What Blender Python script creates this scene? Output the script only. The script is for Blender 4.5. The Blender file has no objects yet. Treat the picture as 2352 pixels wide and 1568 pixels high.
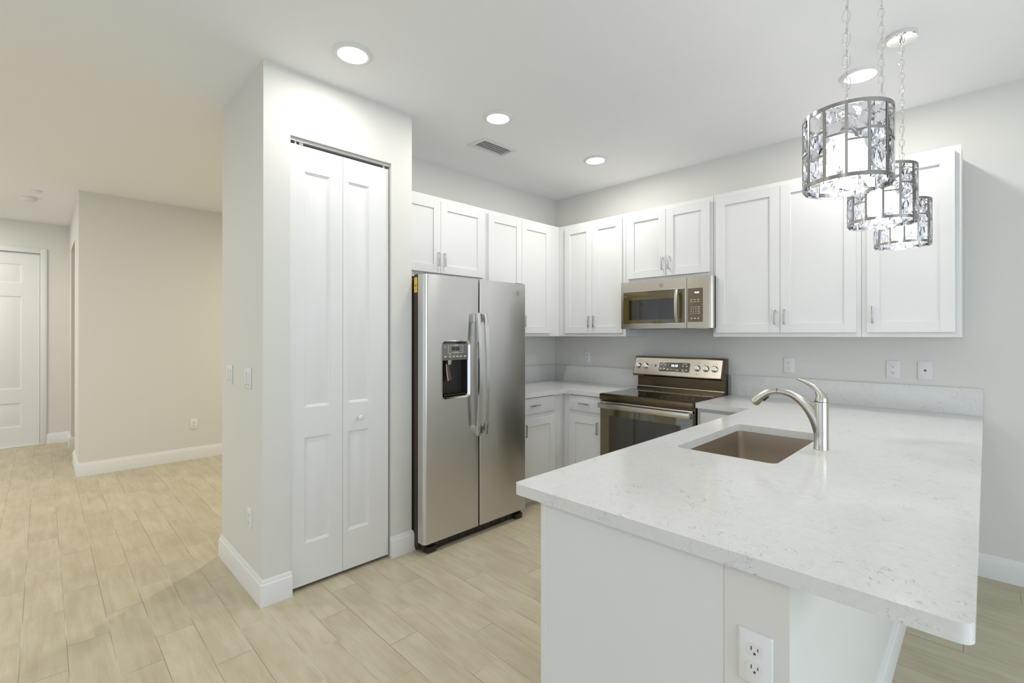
import bpy, bmesh, math, random
from mathutils import Vector, Matrix
random.seed(7)
S = bpy.context.scene
COL = S.collection
PI = math.pi

# ------------------------------------------------------------------ camera
cam_d = bpy.data.cameras.new('camera')
cam = bpy.data.objects.new('camera', cam_d); COL.objects.link(cam)
cam_d.sensor_width = 36.0
cam_d.lens = 1084.12 / 2352 * 36
cam_d.shift_y = -(784 - 766.88) / 2352
cam_d.clip_start = 0.02
cam.location = (3.203, -3.824, 1.381)
cam.rotation_euler = (math.radians(90.101), 0, math.radians(45.132))
S.camera = cam

# ------------------------------------------------------------------ world, daylight, exposure
S.view_settings.view_transform = 'Standard'
S.view_settings.look = 'None'
S.view_settings.gamma = 1
S.view_settings.exposure = 0.22
S.view_settings.use_curve_mapping = False
W = bpy.data.worlds.new('sky'); S.world = W; W.use_nodes = True
bg = W.node_tree.nodes['Background']
bg.inputs[0].default_value = (0.70, 0.82, 1.0, 1); bg.inputs[1].default_value = 1.0

H = 2.79           # ceiling height


def area(name, loc, rot, sx, sy, power, col, shape='RECTANGLE', spread=PI):
    l = bpy.data.lights.new(name, 'AREA'); l.shape = shape
    l.size = sx; l.size_y = sy; l.energy = power; l.color = col; l.spread = spread
    o = bpy.data.objects.new(name, l); COL.objects.link(o)
    o.location = loc; o.rotation_euler = rot
    return o


# daylight entering through the window openings of the dining side and the living room side
area('daylight_east', (6.02, -3.2, 1.25), (0, PI / 2, 0), 2.2, 3.6, 52, (0.78, 0.90, 1.0))
area('daylight_south', (2.6, -7.02, 1.3), (PI / 2, 0, 0), 4.4, 2.3, 7, (0.90, 0.95, 1.0))
area('daylight_south', (-3.0, -7.02, 1.5), (PI / 2, 0, 0), 1.8, 1.6, 16, (1.0, 0.97, 0.90))


# ------------------------------------------------------------------ materials
def mat(name, col=(.8, .8, .8), rough=.5, metal=0., emit=None, estr=0., spec=.5, coat=0., **k):
    m = bpy.data.materials.new(name); m.use_nodes = True
    b = m.node_tree.nodes['Principled BSDF']
    b.inputs['Base Color'].default_value = (*col, 1)
    b.inputs['Roughness'].default_value = rough
    b.inputs['Metallic'].default_value = metal
    b.inputs['Specular IOR Level'].default_value = spec
    b.inputs['Coat Weight'].default_value = coat
    b.inputs['Coat Roughness'].default_value = .05
    if emit:
        b.inputs['Emission Color'].default_value = (*emit, 1)
        b.inputs['Emission Strength'].default_value = estr
    for a, v in k.items(): b.inputs[a].default_value = v
    return m


class NT:
    """small helper for shader node graphs"""
    def __init__(s, m):
        s.t = m.node_tree; s.n = s.t.nodes; s.b = s.n['Principled BSDF']
        s.pos = s.n.new('ShaderNodeNewGeometry').outputs['Position']
    def l(s, a, b): s.t.links.new(a, b)
    def put(s, inp, v):
        if hasattr(v, 'links'): s.l(v, inp)
        else: inp.default_value = v
    def math(s, op, a, b=0., c=0.):
        n = s.n.new('ShaderNodeMath'); n.operation = op
        for i, v in enumerate((a, b, c)): s.put(n.inputs[i], v)
        return n.outputs[0]
    def xyz(s, v=None):
        n = s.n.new('ShaderNodeSeparateXYZ'); s.l(v or s.pos, n.inputs[0]); return n.outputs
    def comb(s, x, y, z):
        n = s.n.new('ShaderNodeCombineXYZ')
        for i, v in enumerate((x, y, z)): s.put(n.inputs[i], v)
        return n.outputs[0]
    def mapping(s, scale=(1, 1, 1), rot=(0, 0, 0), v=None):
        n = s.n.new('ShaderNodeMapping'); s.l(v or s.pos, n.inputs[0])
        n.inputs['Scale'].default_value = scale; n.inputs['Rotation'].default_value = rot
        return n.outputs[0]
    def noise(s, v, scale=5., detail=2., rough=.5, dist=0.):
        n = s.n.new('ShaderNodeTexNoise'); s.l(v, n.inputs['Vector'])
        n.inputs['Scale'].default_value = scale; n.inputs['Detail'].default_value = detail
        n.inputs['Roughness'].default_value = rough; n.inputs['Distortion'].default_value = dist
        return n.outputs['Fac']
    def white(s, v):
        n = s.n.new('ShaderNodeTexWhiteNoise'); n.noise_dimensions = '3D'; s.l(v, n.inputs['Vector']); return n.outputs['Value']
    def ramp(s, f, pts):
        n = s.n.new('ShaderNodeValToRGB'); s.l(f, n.inputs[0]); e = n.color_ramp.elements
        while len(e) < len(pts): e.new(.5)
        for i, (p, c) in enumerate(pts):
            e[i].position = p; e[i].color = (*c, 1) if isinstance(c, tuple) else (c, c, c, 1)
        return n.outputs[0]
    def mix(s, f, a, b, mode='MIX'):
        n = s.n.new('ShaderNodeMix'); n.data_type = 'RGBA'; n.blend_type = mode
        s.put(n.inputs[0], f)
        for i, v in ((6, a), (7, b)):
            if isinstance(v, tuple): n.inputs[i].default_value = (*v, 1)
            else: s.l(v, n.inputs[i])
        return n.outputs[2]
    def bump(s, h, strength=.2, dist=.01):
        n = s.n.new('ShaderNodeBump'); s.l(h, n.inputs['Height'])
        n.inputs['Strength'].default_value = strength; n.inputs['Distance'].default_value = dist
        s.l(n.outputs[0], s.b.inputs['Normal'])


def paint(name, col, rough=.6, tex=120, st=.08):
    m = mat(name, col, rough, spec=.35); t = NT(m)
    t.bump(t.noise(t.pos, tex, 3, .6), st, .004)
    return m


M = {}
M['wall'] = paint('wall_paint', (.73, .718, .67))
M['ceil'] = paint('ceiling_paint', (.89, .89, .89), .8, 45, .30)
M['trim'] = mat('trim_white', (.80, .795, .77), .35)
M['cab'] = mat('cabinet_white', (.755, .752, .735), .33)
M['door'] = mat('door_white', (.80, .795, .775), .4)
M['plate'] = mat('plate_white', (.78, .775, .75), .3)
M['slot'] = mat('outlet_slot', (.08, .05, .035), .5)
M['dark'] = mat('dark_gap', (.015, .012, .01), .6)
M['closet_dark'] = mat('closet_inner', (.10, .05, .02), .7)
M['black'] = mat('black_plastic', (.02, .018, .015), .35)
M['chrome'] = mat('chrome', (.86, .86, .86), .07, 1)
M['nickel'] = mat('satin_nickel', (.62, .60, .56), .25, 1)
M['pull'] = mat('pull_nickel', (.58, .57, .55), .22, 1)
M['cagem'] = mat('cage_metal', (.38, .375, .35), .22, 1)
M['shiny'] = mat('bright_steel', (.80, .79, .77), .12, 1)
M['track'] = mat('track_metal', (.75, .75, .73), .3, .6)
M['yellow'] = mat('yellow_paper', (.85, .52, .03), .6)
M['white'] = mat('white_ink_glow', (.85, .86, .88), .5, emit=(.85, .9, 1), estr=.15)  # printed white with a faint added glow; no lamp behind it
M['tagw'] = mat('tag_paper', (.75, .73, .65), .6)
M['blueled'] = mat('display_digits', (.8, .9, 1), .5, emit=(.72, .86, 1), estr=3)
M['ink'] = mat('grey_ink', (.12, .11, .10), .6)
M['lit'] = mat('lamp_diffuser', (1, 1, 1), .5, emit=(1, .97, .92), estr=7)
M['bulb'] = mat('bulb_glow', (1, 1, 1), .5, emit=(1, .98, .96), estr=34)
M['blackglass'] = mat('black_glass', (.018, .013, .007), .045, spec=.9, coat=.6)
M['ovenglass'] = mat('oven_glass', (.10, .075, .022), .04, spec=.9, coat=.6)  # brown tint, base raised to paint in light reflected by the glass
M['panelgrey'] = mat('dispenser_panel', (.20, .195, .16), .35, .2)
M['seal'] = mat('sealant', (.88, .88, .86), .4)


def steel(name, col, rough, grain='h', amt=.05, aniso=.4, rot=0.):
    m = mat(name, col, rough, 1.); t = NT(m)
    sc = (3, 3, 700) if grain == 'h' else (900, 900, 2)
    n = t.noise(t.mapping(sc), 1., 2, .6)
    r = t.math('MULTIPLY_ADD', n, amt * 2, rough - amt)
    t.l(r, t.b.inputs['Roughness'])
    big = t.noise(t.pos, 2.2, 1, .4)
    t.bump(big, .10, .05)
    t.b.inputs['Anisotropic'].default_value = aniso; t.b.inputs['Anisotropic Rotation'].default_value = rot
    tg = t.n.new('ShaderNodeTangent'); tg.direction_type = 'RADIAL'; tg.axis = 'Z'
    t.l(tg.outputs[0], t.b.inputs['Tangent'])
    return m


M['fridge'] = steel('brushed_steel_door', (.66, .655, .64), .30, aniso=.85, rot=.25)
M['steel'] = steel('brushed_steel', (.62, .575, .50), .24)
M['steeld'] = steel('dark_steel', (.15, .115, .07), .24)
M['handle'] = mat('handle_steel', (.80, .79, .77), .24, 1)
M['sink'] = steel('sink_steel', (.56, .50, .42), .42)
M['fbody'] = mat('fridge_side', (.085, .065, .048), .28, .7)
M['faucet'] = mat('brushed_nickel', (.60, .575, .52), .27, 1)


def floor_mat():
    m = mat('wood_look_tile', rough=.42, spec=.4); t = NT(m)
    x, y, z = t.xyz()
    w, L = .1454, .6
    r = t.math('MULTIPLY', t.math('ADD', y, 2.29), 1 / w)
    row = t.math('FLOOR', r); fr = t.math('FRACT', r)
    u = t.math('MULTIPLY', t.math('ADD', t.math('MULTIPLY_ADD', row, .2, x), -.73), 1 / L)
    c = t.math('FLOOR', u); fu = t.math('FRACT', u)
    dy = t.math('MULTIPLY', t.math('MINIMUM', fr, t.math('SUBTRACT', 1., fr)), w)
    dx = t.math('MULTIPLY', t.math('MINIMUM', fu, t.math('SUBTRACT', 1., fu)), L)
    d = t.math('MINIMUM', dx, dy)
    grout = t.math('LESS_THAN', d, .0015)
    rnd = t.white(t.comb(c, row, 0.))
    rnd2 = t.white(t.comb(row, c, 5.))
    shift = t.math('MULTIPLY', rnd, 40.)
    v = t.comb(t.math('ADD', x, shift), t.math('ADD', y, t.math('MULTIPLY', rnd2, 17.)), 0.)
    g1 = t.noise(t.mapping((2.6, 26, 1), v=v), 1., 4, .6, .5)
    g2 = t.noise(t.mapping((4, 8, 1), v=v), 1., 3, .55, .3)
    g3 = t.noise(t.mapping((14, 180, 1), v=v), 1., 2, .5)
    f = t.math('ADD', t.math('MULTIPLY', g1, .45), t.math('ADD', t.math('MULTIPLY', g2, .40), t.math('MULTIPLY', g3, .15)))
    col = t.ramp(f, [(.30, (.44, .370, .245)), (.46, (.53, .462, .325)), (.56, (.58, .517, .38)), (.72, (.65, .594, .455))])
    tone = t.math('MULTIPLY_ADD', rnd, .08, .96)
    col = t.mix(1., col, t.comb(tone, tone, tone), 'MULTIPLY')
    gn = t.ramp(t.noise(t.pos, 3.5, 1, .4), [(.44, (.34, .28, .19)), (.54, (.44, .385, .285)), (.62, (.62, .58, .50))])
    col = t.mix(grout, col, gn)
    t.l(col, t.b.inputs['Base Color'])
    h = t.math('MINIMUM', t.math('MULTIPLY', d, 400.), 1.)
    t.bump(t.math('ADD', h, t.math('MULTIPLY', g1, .15)), .35, .002)
    return m


M['floor'] = floor_mat()


def quartz():
    m = mat('white_quartz', rough=.13, spec=.5); t = NT(m)
    v = t.mapping((1, 1, 1), (0, 0, math.radians(45)))
    v = t.mapping((6.0, 15.0, 10.0), v=v)
    n1 = t.noise(v, 2.4, 3, .6, 1.4)
    ln = t.math('ABSOLUTE', t.math('SUBTRACT', n1, .5))
    line = t.ramp(ln, [(0., 1.), (.013, 0.)])
    gate = t.ramp(t.noise(t.pos, 7., 2, .5), [(.48, 0.), (.60, .9)])
    gate2 = t.ramp(t.noise(t.pos, 30., 2, .6), [(.52, 0.), (.59, 1.)])
    k = t.math('MULTIPLY', t.math('MULTIPLY', line, gate), gate2)
    n2 = t.noise(v, 6.5, 3, .55, .8)
    k2 = t.ramp(t.math('ABSOLUTE', t.math('SUBTRACT', n2, .5)), [(0., .6), (.010, 0.)])
    k2 = t.math('MULTIPLY', k2, t.ramp(t.noise(t.pos, 23., 2, .5), [(.50, 0.), (.57, 1.)]))
    soft = t.ramp(t.noise(t.pos, 60., 3, .6), [(.30, (.70, .695, .67)), (.65, (.735, .735, .715))])
    c = t.mix(k, soft, (.20, .195, .19))
    c = t.mix(k2, c, (.36, .355, .34))
    t.l(c, t.b.inputs['Base Color'])
    return m


M['quartz'] = quartz()


def crystal_mat():
    m = bpy.data.materials.new('cut_crystal'); m.use_nodes = True
    n = m.node_tree.nodes; n.clear()
    o = n.new('ShaderNodeOutputMaterial'); g = n.new('ShaderNodeBsdfGlass')
    g.inputs['Color'].default_value = (.965, .975, 1, 1); g.inputs['Roughness'].default_value = .0
    g.inputs['IOR'].default_value = 1.5
    m.node_tree.links.new(g.outputs[0], o.inputs[0])
    return m


M['crystal'] = crystal_mat()


# ------------------------------------------------------------------ mesh building
def ident(u, v, z): return (u, v, z)
def back(u, v, z): return (u, -v, z)      # along the range wall: u = x, v = distance out of the wall
def left(u, v, z): return (v, u, z)       # along the fridge wall: u = y, v = distance out of the wall


class MB:
    def __init__(s, m=ident): s.bm = bmesh.new(); s.m = m
    def box(s, a0, a1, b0, b1, c0, c1, bev=0., seg=2):
        r = bmesh.ops.create_cube(s.bm, size=1.)
        vs = r['verts']
        for v in vs:
            v.co = Vector(((a0 + a1) / 2 + v.co.x * abs(a1 - a0), (b0 + b1) / 2 + v.co.y * abs(b1 - b0), (c0 + c1) / 2 + v.co.z * abs(c1 - c0)))
        if bev:
            es = list({e for v in vs for e in v.link_edges})
            bmesh.ops.bevel(s.bm, geom=es, offset=bev, segments=seg, profile=.5, affect='EDGES')
        return s
    def prism(s, pts, axis, a0, a1, bev=0.):
        def P(p, a):
            return {'u': (a, p[0], p[1]), 'v': (p[0], a, p[1]), 'z': (p[0], p[1], a)}[axis]
        A = [s.bm.verts.new(P(p, a0)) for p in pts]; B = [s.bm.verts.new(P(p, a1)) for p in pts]
        n = len(pts); fs = [s.bm.faces.new(A[::-1]), s.bm.faces.new(B)]
        for i in range(n): fs.append(s.bm.faces.new((A[i], A[(i + 1) % n], B[(i + 1) % n], B[i])))
        if bev:
            bmesh.ops.bevel(s.bm, geom=list(fs[0].edges) + list(fs[1].edges), offset=bev, segments=2, profile=.5, affect='EDGES')
        return s
    def tube(s, path, radii, seg=16, cap=True, up=None):
        path = [Vector(p) for p in path]
        if not isinstance(radii, (list, tuple)): radii = [radii] * len(path)
        rings = []; prev = None
        for i, p in enumerate(path):
            t = (path[min(i + 1, len(path) - 1)] - path[max(i - 1, 0)]).normalized()
            if prev is None:
                n = Vector(up) if up else (Vector((0, 0, 1)) if abs(t.z) < .9 else Vector((1, 0, 0)))
            else: n = prev
            n = (n - t * n.dot(t)).normalized(); b = t.cross(n); prev = n
            r = radii[i]; ra, rb = r if isinstance(r, tuple) else (r, r)
            rings.append([s.bm.verts.new(p + n * ra * math.cos(2 * PI * k / seg) + b * rb * math.sin(2 * PI * k / seg)) for k in range(seg)])
        for i in range(len(rings) - 1):
            for k in range(seg):
                s.bm.faces.new((rings[i][k], rings[i][(k + 1) % seg], rings[i + 1][(k + 1) % seg], rings[i + 1][k]))
        if cap: s.bm.faces.new(rings[0][::-1]); s.bm.faces.new(rings[-1])
        return s
    def lathe(s, prof, c=(0, 0, 0), axis='z', seg=32, closed=False):
        """prof: (radius, height) pairs around an axis through c"""
        c = Vector(c); rings = []
        for r, h in prof:
            ring = []
            for k in range(seg):
                a = 2 * PI * k / seg; x, y = r * math.cos(a), r * math.sin(a)
                d = {'z': (x, y, h), 'v': (x, h, y), 'u': (h, x, y)}[axis]
                ring.append(s.bm.verts.new(c + Vector(d)))
            rings.append(ring)
        R = rings + [rings[0]] if closed else rings
        for i in range(len(R) - 1):
            for k in range(seg): s.bm.faces.new((R[i][k], R[i][(k + 1) % seg], R[i + 1][(k + 1) % seg], R[i + 1][k]))
        if not closed:
            s.bm.faces.new(rings[0][::-1]); s.bm.faces.new(rings[-1])
        return s
    def poly(s, outer, hole, z0, z1):
        loops = []; E = []
        for L in ([outer, hole] if hole else [outer]):
            vs = [s.bm.verts.new((p[0], p[1], z1)) for p in L]
            E += [s.bm.edges.new((vs[i], vs[(i + 1) % len(vs)])) for i in range(len(vs))]
        r = bmesh.ops.triangle_fill(s.bm, use_beauty=True, use_dissolve=False, edges=E)
        fs = [g for g in r['geom'] if isinstance(g, bmesh.types.BMFace)]
        r = bmesh.ops.extrude_face_region(s.bm, geom=fs)
        for v in [g for g in r['geom'] if isinstance(g, bmesh.types.BMVert)]: v.co.z = z0
        return s
    def build(s, name, material, parent=None, smooth=35, kind=None, label=None):
        for v in s.bm.verts: v.co = Vector(s.m(*v.co))
        org = Vector(parent['_o']) if parent is not None else None
        if org is not None:
            for v in s.bm.verts: v.co -= org
        bmesh.ops.recalc_face_normals(s.bm, faces=s.bm.faces[:])
        me = bpy.data.meshes.new(name); s.bm.to_mesh(me); s.bm.free()
        me.materials.append(M[material] if isinstance(material, str) else material)
        if smooth:
            for p in me.polygons: p.use_smooth = True
            me.set_sharp_from_angle(angle=math.radians(smooth))
        o = bpy.data.objects.new(name, me); COL.objects.link(o)
        if parent is not None:
            o.parent = parent; o['_o'] = parent['_o']
        if kind: o['kind'] = kind
        if label: o['label'] = label
        return o


def thing(name, loc, label, cat, group=None):
    o = bpy.data.objects.new(name, None); COL.objects.link(o)
    o.empty_display_size = .05
    o.location = loc; o['_o'] = list(loc); o['label'] = label; o['category'] = cat
    if group: o['group'] = group
    return o


def struct(name, mb, m, parent=None, **k):
    return mb.build(name, m, parent, kind=None if parent else 'structure', **k)


def rrect(a0, a1, b0, b1, r, n=5):
    pts = []
    for cx, cy, s in ((a1 - r, b1 - r, 0), (a0 + r, b1 - r, 1), (a0 + r, b0 + r, 2), (a1 - r, b0 + r, 3)):
        for i in range(n + 1):
            a = PI / 2 * (s + i / n); pts.append((cx + r * math.cos(a), cy + r * math.sin(a)))
    return pts


def text(s, size, o, ux, uy, material, name, parent, depth=.0006, align='CENTER'):
    c = bpy.data.curves.new('t', 'FONT'); c.body = s; c.size = size; c.extrude = depth; c.align_x = align; c.align_y = 'CENTER'
    t = bpy.data.objects.new('t', c); COL.objects.link(t)
    bpy.context.view_layer.update()
    me = bpy.data.meshes.new_from_object(t.evaluated_get(bpy.context.evaluated_depsgraph_get()))
    bpy.data.objects.remove(t)
    ux, uy = Vector(ux), Vector(uy); n = ux.cross(uy); o = Vector(o); org = Vector(parent['_o'])
    for v in me.vertices: v.co = o + ux * v.co.x + uy * v.co.y + n * v.co.z - org
    me.materials.clear(); me.materials.append(M[material])
    ob = bpy.data.objects.new(name, me); COL.objects.link(ob); ob.parent = parent; ob['_o'] = parent['_o']
    return ob


# ------------------------------------------------------------------ room shell
struct('floor', MB().box(-6.4, 6.1, -7.1, 1.6, -.06, 0), 'floor', smooth=0)
struct('ceiling', MB().poly([(-6.4, -7.1), (6.1, -7.1), (6.1, 1.6), (-6.4, 1.6)], [(.516, -1.559), (.648, -1.559), (.648, -1.277), (.516, -1.277)], H, H + .06), 'ceil', smooth=0)
struct('wall_back', MB().box(-.17, 6.1, 0, .12, 0, H), 'wall', smooth=0)
struct('wall_left', MB().box(-.171, 0, -2.902, 0, 0, H), 'wall', smooth=0)
w = MB()                                             # pantry closet standing at the end of the fridge wall
w.box(-.171, .601, -3.025, -2.902, 0, H)
w.box(.485, .601, -2.902, -2.892, 0, H)
w.box(.485, .601, -2.892, -2.29, 2.442, H)
w.box(.485, .601, -2.29, -2.142, 0, H)
w.box(0, .485, -2.262, -2.142, 0, H)
struct('wall_closet', w, 'wall', smooth=0)
struct('closet_shade_sheet', MB().box(.02, .06, -2.89, -2.27, .0, 2.7), 'closet_dark', smooth=0)  # dark sheet before the back wall, its colour standing in for closet shade
struct('wall_far', MB().box(-3.15, -3.03, -3.573, 1.5, 0, H), 'wall', smooth=0)
w = MB().box(-3.80, -3.15, -3.573, -3.453, 0, H).box(-5.2, -4.70, -3.573, -3.453, 0, H).box(-4.70, -3.80, -3.573, -3.453, 2.42, H)
struct('wall_hall', w, 'wall', smooth=0)
struct('wall_hall_inner', MB().box(-5.2, -3.15, -2.2, -2.08, 0, H), 'wall', smooth=0)
w = MB().box(-5.32, -5.2, -7.0, -4.76, 0, H).box(-5.32, -5.2, -3.840, -2.08, 0, H).box(-5.32, -5.2, -4.76, -3.840, 2.405, H)
struct('wall_end', w, 'wall', smooth=0)
struct('wall_behind_door', MB().box(-5.9, -5.86, -4.9, -3.7, 0, H), 'wall', smooth=0)
struct('wall_north', MB().box(-3.03, -.171, 1.38, 1.5, 0, H), 'wall', smooth=0)
struct('wall_divider', MB().box(-.171, -.05, .12, 1.38, 0, H), 'wall', smooth=0)


def win_wall(name, axis, pos, a0, a1, holes, thick):
    """wall with rectangular openings: holes = (a0, a1, z0, z1)"""
    w = MB(); cur = a0
    def bx(p, q, z0, z1):
        if q - p < 1e-4 or z1 - z0 < 1e-4: return
        if axis == 'x': w.box(pos, pos + thick, p, q, z0, z1)
        else: w.box(p, q, pos, pos + thick, z0, z1)
    for h in holes:
        bx(cur, h[0], 0, H); bx(h[0], h[1], 0, h[2]); bx(h[0], h[1], h[3], H); cur = h[1]
    bx(cur, a1, 0, H)
    struct(name, w, 'wall', smooth=0)


win_wall('wall_right', 'x', 6.0, -7.0, 0.0, [(-5.05, -1.35, .12, 2.38)], .12)
win_wall('wall_front', 'y', -7.12, -5.3, 6.12, [(-3.95, -2.05, .68, 2.32), (.38, 4.82, .13, 2.47)], .12)


def window(n, axis, pos, a0, a1, z0, z1, mull):
    w = MB()
    def bx(p, q, c, d):
        if axis == 'x': w.box(pos - .03, pos + .03, p, q, c, d)
        else: w.box(p, q, pos - .03, pos + .03, c, d)
    bx(a0, a0 + .05, z0, z1); bx(a1 - .05, a1, z0, z1); bx(a0, a1, z0, z0 + .05); bx(a0, a1, z1 - .05, z1)
    for k in range(1, mull): c = a0 + (a1 - a0) * k / mull; bx(c - .035, c + .035, z0, z1)
    struct('window_%d' % n, w, 'trim', smooth=0)


window(1, 'x', 5.97, -5.05, -1.35, .12, 2.38, 2)
window(2, 'y', -6.96, .38, 4.82, .13, 2.47, 3)
window(3, 'y', -6.96, -3.95, -2.05, .68, 2.32, 2)


def baseboard(name, path, side=1, closed=False):
    """path in plan, profile standing out on the given side, mitred corners"""
    prof = [(0, 0), (.016, 0), (.016, .102), (.0135, .109), (.010, .112), (.009, .119), (.005, .129), (0, .131)]
    P = [Vector((p[0], p[1])) for p in path]; mb = MB(); rings = []
    for i, p in enumerate(P):
        dirs = []
        if i > 0: dirs.append((P[i] - P[i - 1]).normalized())
        if i < len(P) - 1: dirs.append((P[i + 1] - P[i]).normalized())
        ns = [Vector((-d.y, d.x)) * side for d in dirs]
        if len(ns) == 2: n = (ns[0] + ns[1]); n = n / (n.dot(ns[0]))
        else: n = ns[0]
        rings.append([mb.bm.verts.new((p.x + n.x * o, p.y + n.y * o, z)) for o, z in prof])
    for i in range(len(rings) - 1):
        for k in range(len(prof)): mb.bm.faces.new((rings[i][k], rings[i][(k + 1) % len(prof)], rings[i + 1][(k + 1) % len(prof)], rings[i + 1][k]))
    mb.bm.faces.new(rings[0]); mb.bm.faces.new(rings[-1][::-1])
    struct(name, mb, 'trim', smooth=25)


baseboard('baseboard_closet_left', [(-.171, -2.95), (-.171, -3.025), (.601, -3.025), (.601, -2.885)], -1)
baseboard('baseboard_closet_right', [(.601, -2.297), (.601, -2.142), (.50, -2.142)], -1)
baseboard('baseboard_far', [(-3.80, -3.50), (-3.80, -3.573), (-3.03, -3.573), (-3.03, 1.38)], -1)
baseboard('baseboard_hall', [(-4.70, -3.453), (-4.70, -3.573), (-5.2, -3.573), (-5.2, -3.782)], 1)
baseboard('baseboard_back', [(2.94, 0), (6.0, 0)], -1)
baseboard('baseboard_right', [(6.0, 0), (6.0, -7.0)], -1)
baseboard('baseboard_front', [(6.0, -7.0), (-5.2, -7.0)], -1)
baseboard('baseboard_peninsula', [(2.885, -2.745), (2.92, -2.745), (2.92, -.0)], -1)


# ------------------------------------------------------------------ doors with raised panels
def panel_face(mb, u0, u1, z0, z1, cols, rows, v, sgn, steps):
    """flat door face in the plane v with raised panels at cols x rows"""
    us = sorted({u0, u1, *[a for c in cols for a in c]}); zs = sorted({z0, z1, *[a for c in rows for a in c]})
    for i in range(len(us) - 1):
        for j in range(len(zs) - 1):
            a, b, c, d = us[i], us[i + 1], zs[j], zs[j + 1]
            def ring(ins, dep): return [mb.bm.verts.new((p, v - sgn * dep, q)) for p, q in ((a + ins, c + ins), (b - ins, c + ins), (b - ins, d - ins), (a + ins, d - ins))]
            if (a, b) in cols and (c, d) in rows:
                R = [ring(i_, d_) for i_, d_ in steps]
                for q in range(len(R) - 1):
                    for k in range(4): mb.bm.faces.new((R[q][k], R[q][(k + 1) % 4], R[q + 1][(k + 1) % 4], R[q + 1][k]))
                mb.bm.faces.new(R[-1])
            else: mb.bm.faces.new(ring(0, 0))


STEPS = [(0, 0), (.003, .004), (.007, .0045), (.012, .009), (.018, .009), (.047, .0025)]


def panel_door(mp, u0, u1, z0, z1, cols, rows, v, thick):
    mb = MB(mp); panel_face(mb, u0, u1, z0, z1, cols, rows, v, 1, STEPS)
    for p, q, c, d, b0, b1 in ((u0, u0, z0, z1, 0, 1), (u1, u1, z0, z1, 0, 1)):
        mb.bm.faces.new([mb.bm.verts.new(x) for x in ((p, v, c), (p, v - thick, c), (p, v - thick, d), (p, v, d))])
    for z in (z0, z1): mb.bm.faces.new([mb.bm.verts.new(x) for x in ((u0, v, z), (u1, v, z), (u1, v - thick, z), (u0, v - thick, z))])
    mb.bm.faces.new([mb.bm.verts.new(x) for x in ((u0, v - thick, z0), (u1, v - thick, z0), (u1, v - thick, z1), (u0, v - thick, z1))])
    bmesh.ops.remove_doubles(mb.bm, verts=mb.bm.verts[:], dist=1e-5)
    return mb


bd = bpy.data.objects.new('door_1', None); COL.objects.link(bd); bd.location = (.58, -2.6, 0); bd['_o'] = [.58, -2.6, 0]; bd['kind'] = 'structure'
bd['label'] = 'white bifold pantry door with raised panels, left of the fridge'
zr = [(.245, .822), (.985, 2.272)]
lf = panel_door(left, -2.888, -2.5955, .02, 2.408, [(-2.812, -2.670)], zr, .583, .03).build('door_leaf', 'door', bd, smooth=20)
rf = panel_door(left, -2.5935, -2.300, .02, 2.408, [(-2.562, -2.430)], zr, .583, .03).build('door_leaf', 'door', bd, smooth=20)
MB().lathe([(.0065, 0), (.006, .012), (.012, .016), (.0165, .024), (.0165, .030), (.011, .037), (.003, .039)], (.583, -2.497, .895), 'u', 24).build('door_knob', 'plate', rf)
t = MB(); t.box(.548, .586, -2.889, -2.292, 2.425, 2.4405).build('door_track', 'track', bd, smooth=0)
t = MB(); t.box(.56, .575, -2.86, -2.852, 2.408, 2.426); t.box(.56, .575, -2.33, -2.322, 2.408, 2.426); t.box(.562, .572, -2.835, -2.815, 2.414, 2.426)
t.build('pivot_pin', 'plate', bd, smooth=0)

ed = bpy.data.objects.new('door_2', None); COL.objects.link(ed); ed.location = (-5.21, -4.3, 0); ed['_o'] = [-5.21, -4.3, 0]; ed['kind'] = 'structure'
ed['label'] = 'white panelled interior door at the end of the hall'
panel_door(left, -4.752, -3.847, .012, 2.398, [(-4.592, -4.351), (-4.243, -4.003)], [(.245, .54), (.712, 1.857), (2.02, 2.256)], -5.225, .04).build('door_leaf', 'door', ed, smooth=20)
c = MB()
for y0, y1, z0, z1 in ((-3.842, -3.782, 0, 2.465), (-4.818, -4.758, 0, 2.465)):
    c.box(-5.2, -5.184, y0, y1, z0, z1, .003)
c.box(-5.2, -5.184, -4.758, -3.842, 2.403, 2.465, .003)
c.build('door_casing', 'trim', ed)
MB().box(-5.3, -5.19, -4.76, -3.84, 0, .012, .003).build('threshold', 'trim', ed)

# peninsula end wall
struct('wall_peninsula', MB().box(2.79, 2.92, -2.745, -.001, 0, .879), 'wall', smooth=0)


# ------------------------------------------------------------------ cabinets
def bar_pull(mp, parent, u0, u1, z0, z1, v):
    """slim bar pull between two ends standing off a door face at depth v"""
    mb = MB(mp); t = .0035; s = .026
    vert = abs(z1 - z0) > abs(u1 - u0)
    if vert:
        mb.box(u0 - .005, u0 + .005, v + s - .007, v + s, z0, z1, .001)
        for z in (z0 + .004, z1 - .004): mb.box(u0 - t, u0 + t, v, v + s - .002, z - t, z + t)
    else:
        mb.box(u0, u1, v + s - .007, v + s, z0 - .005, z0 + .005, .001)
        for u in (u0 + .004, u1 - .004): mb.box(u - t, u + t, v, v + s - .002, z0 - t, z0 + t)
    return mb.build('handle', 'pull', parent)


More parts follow.
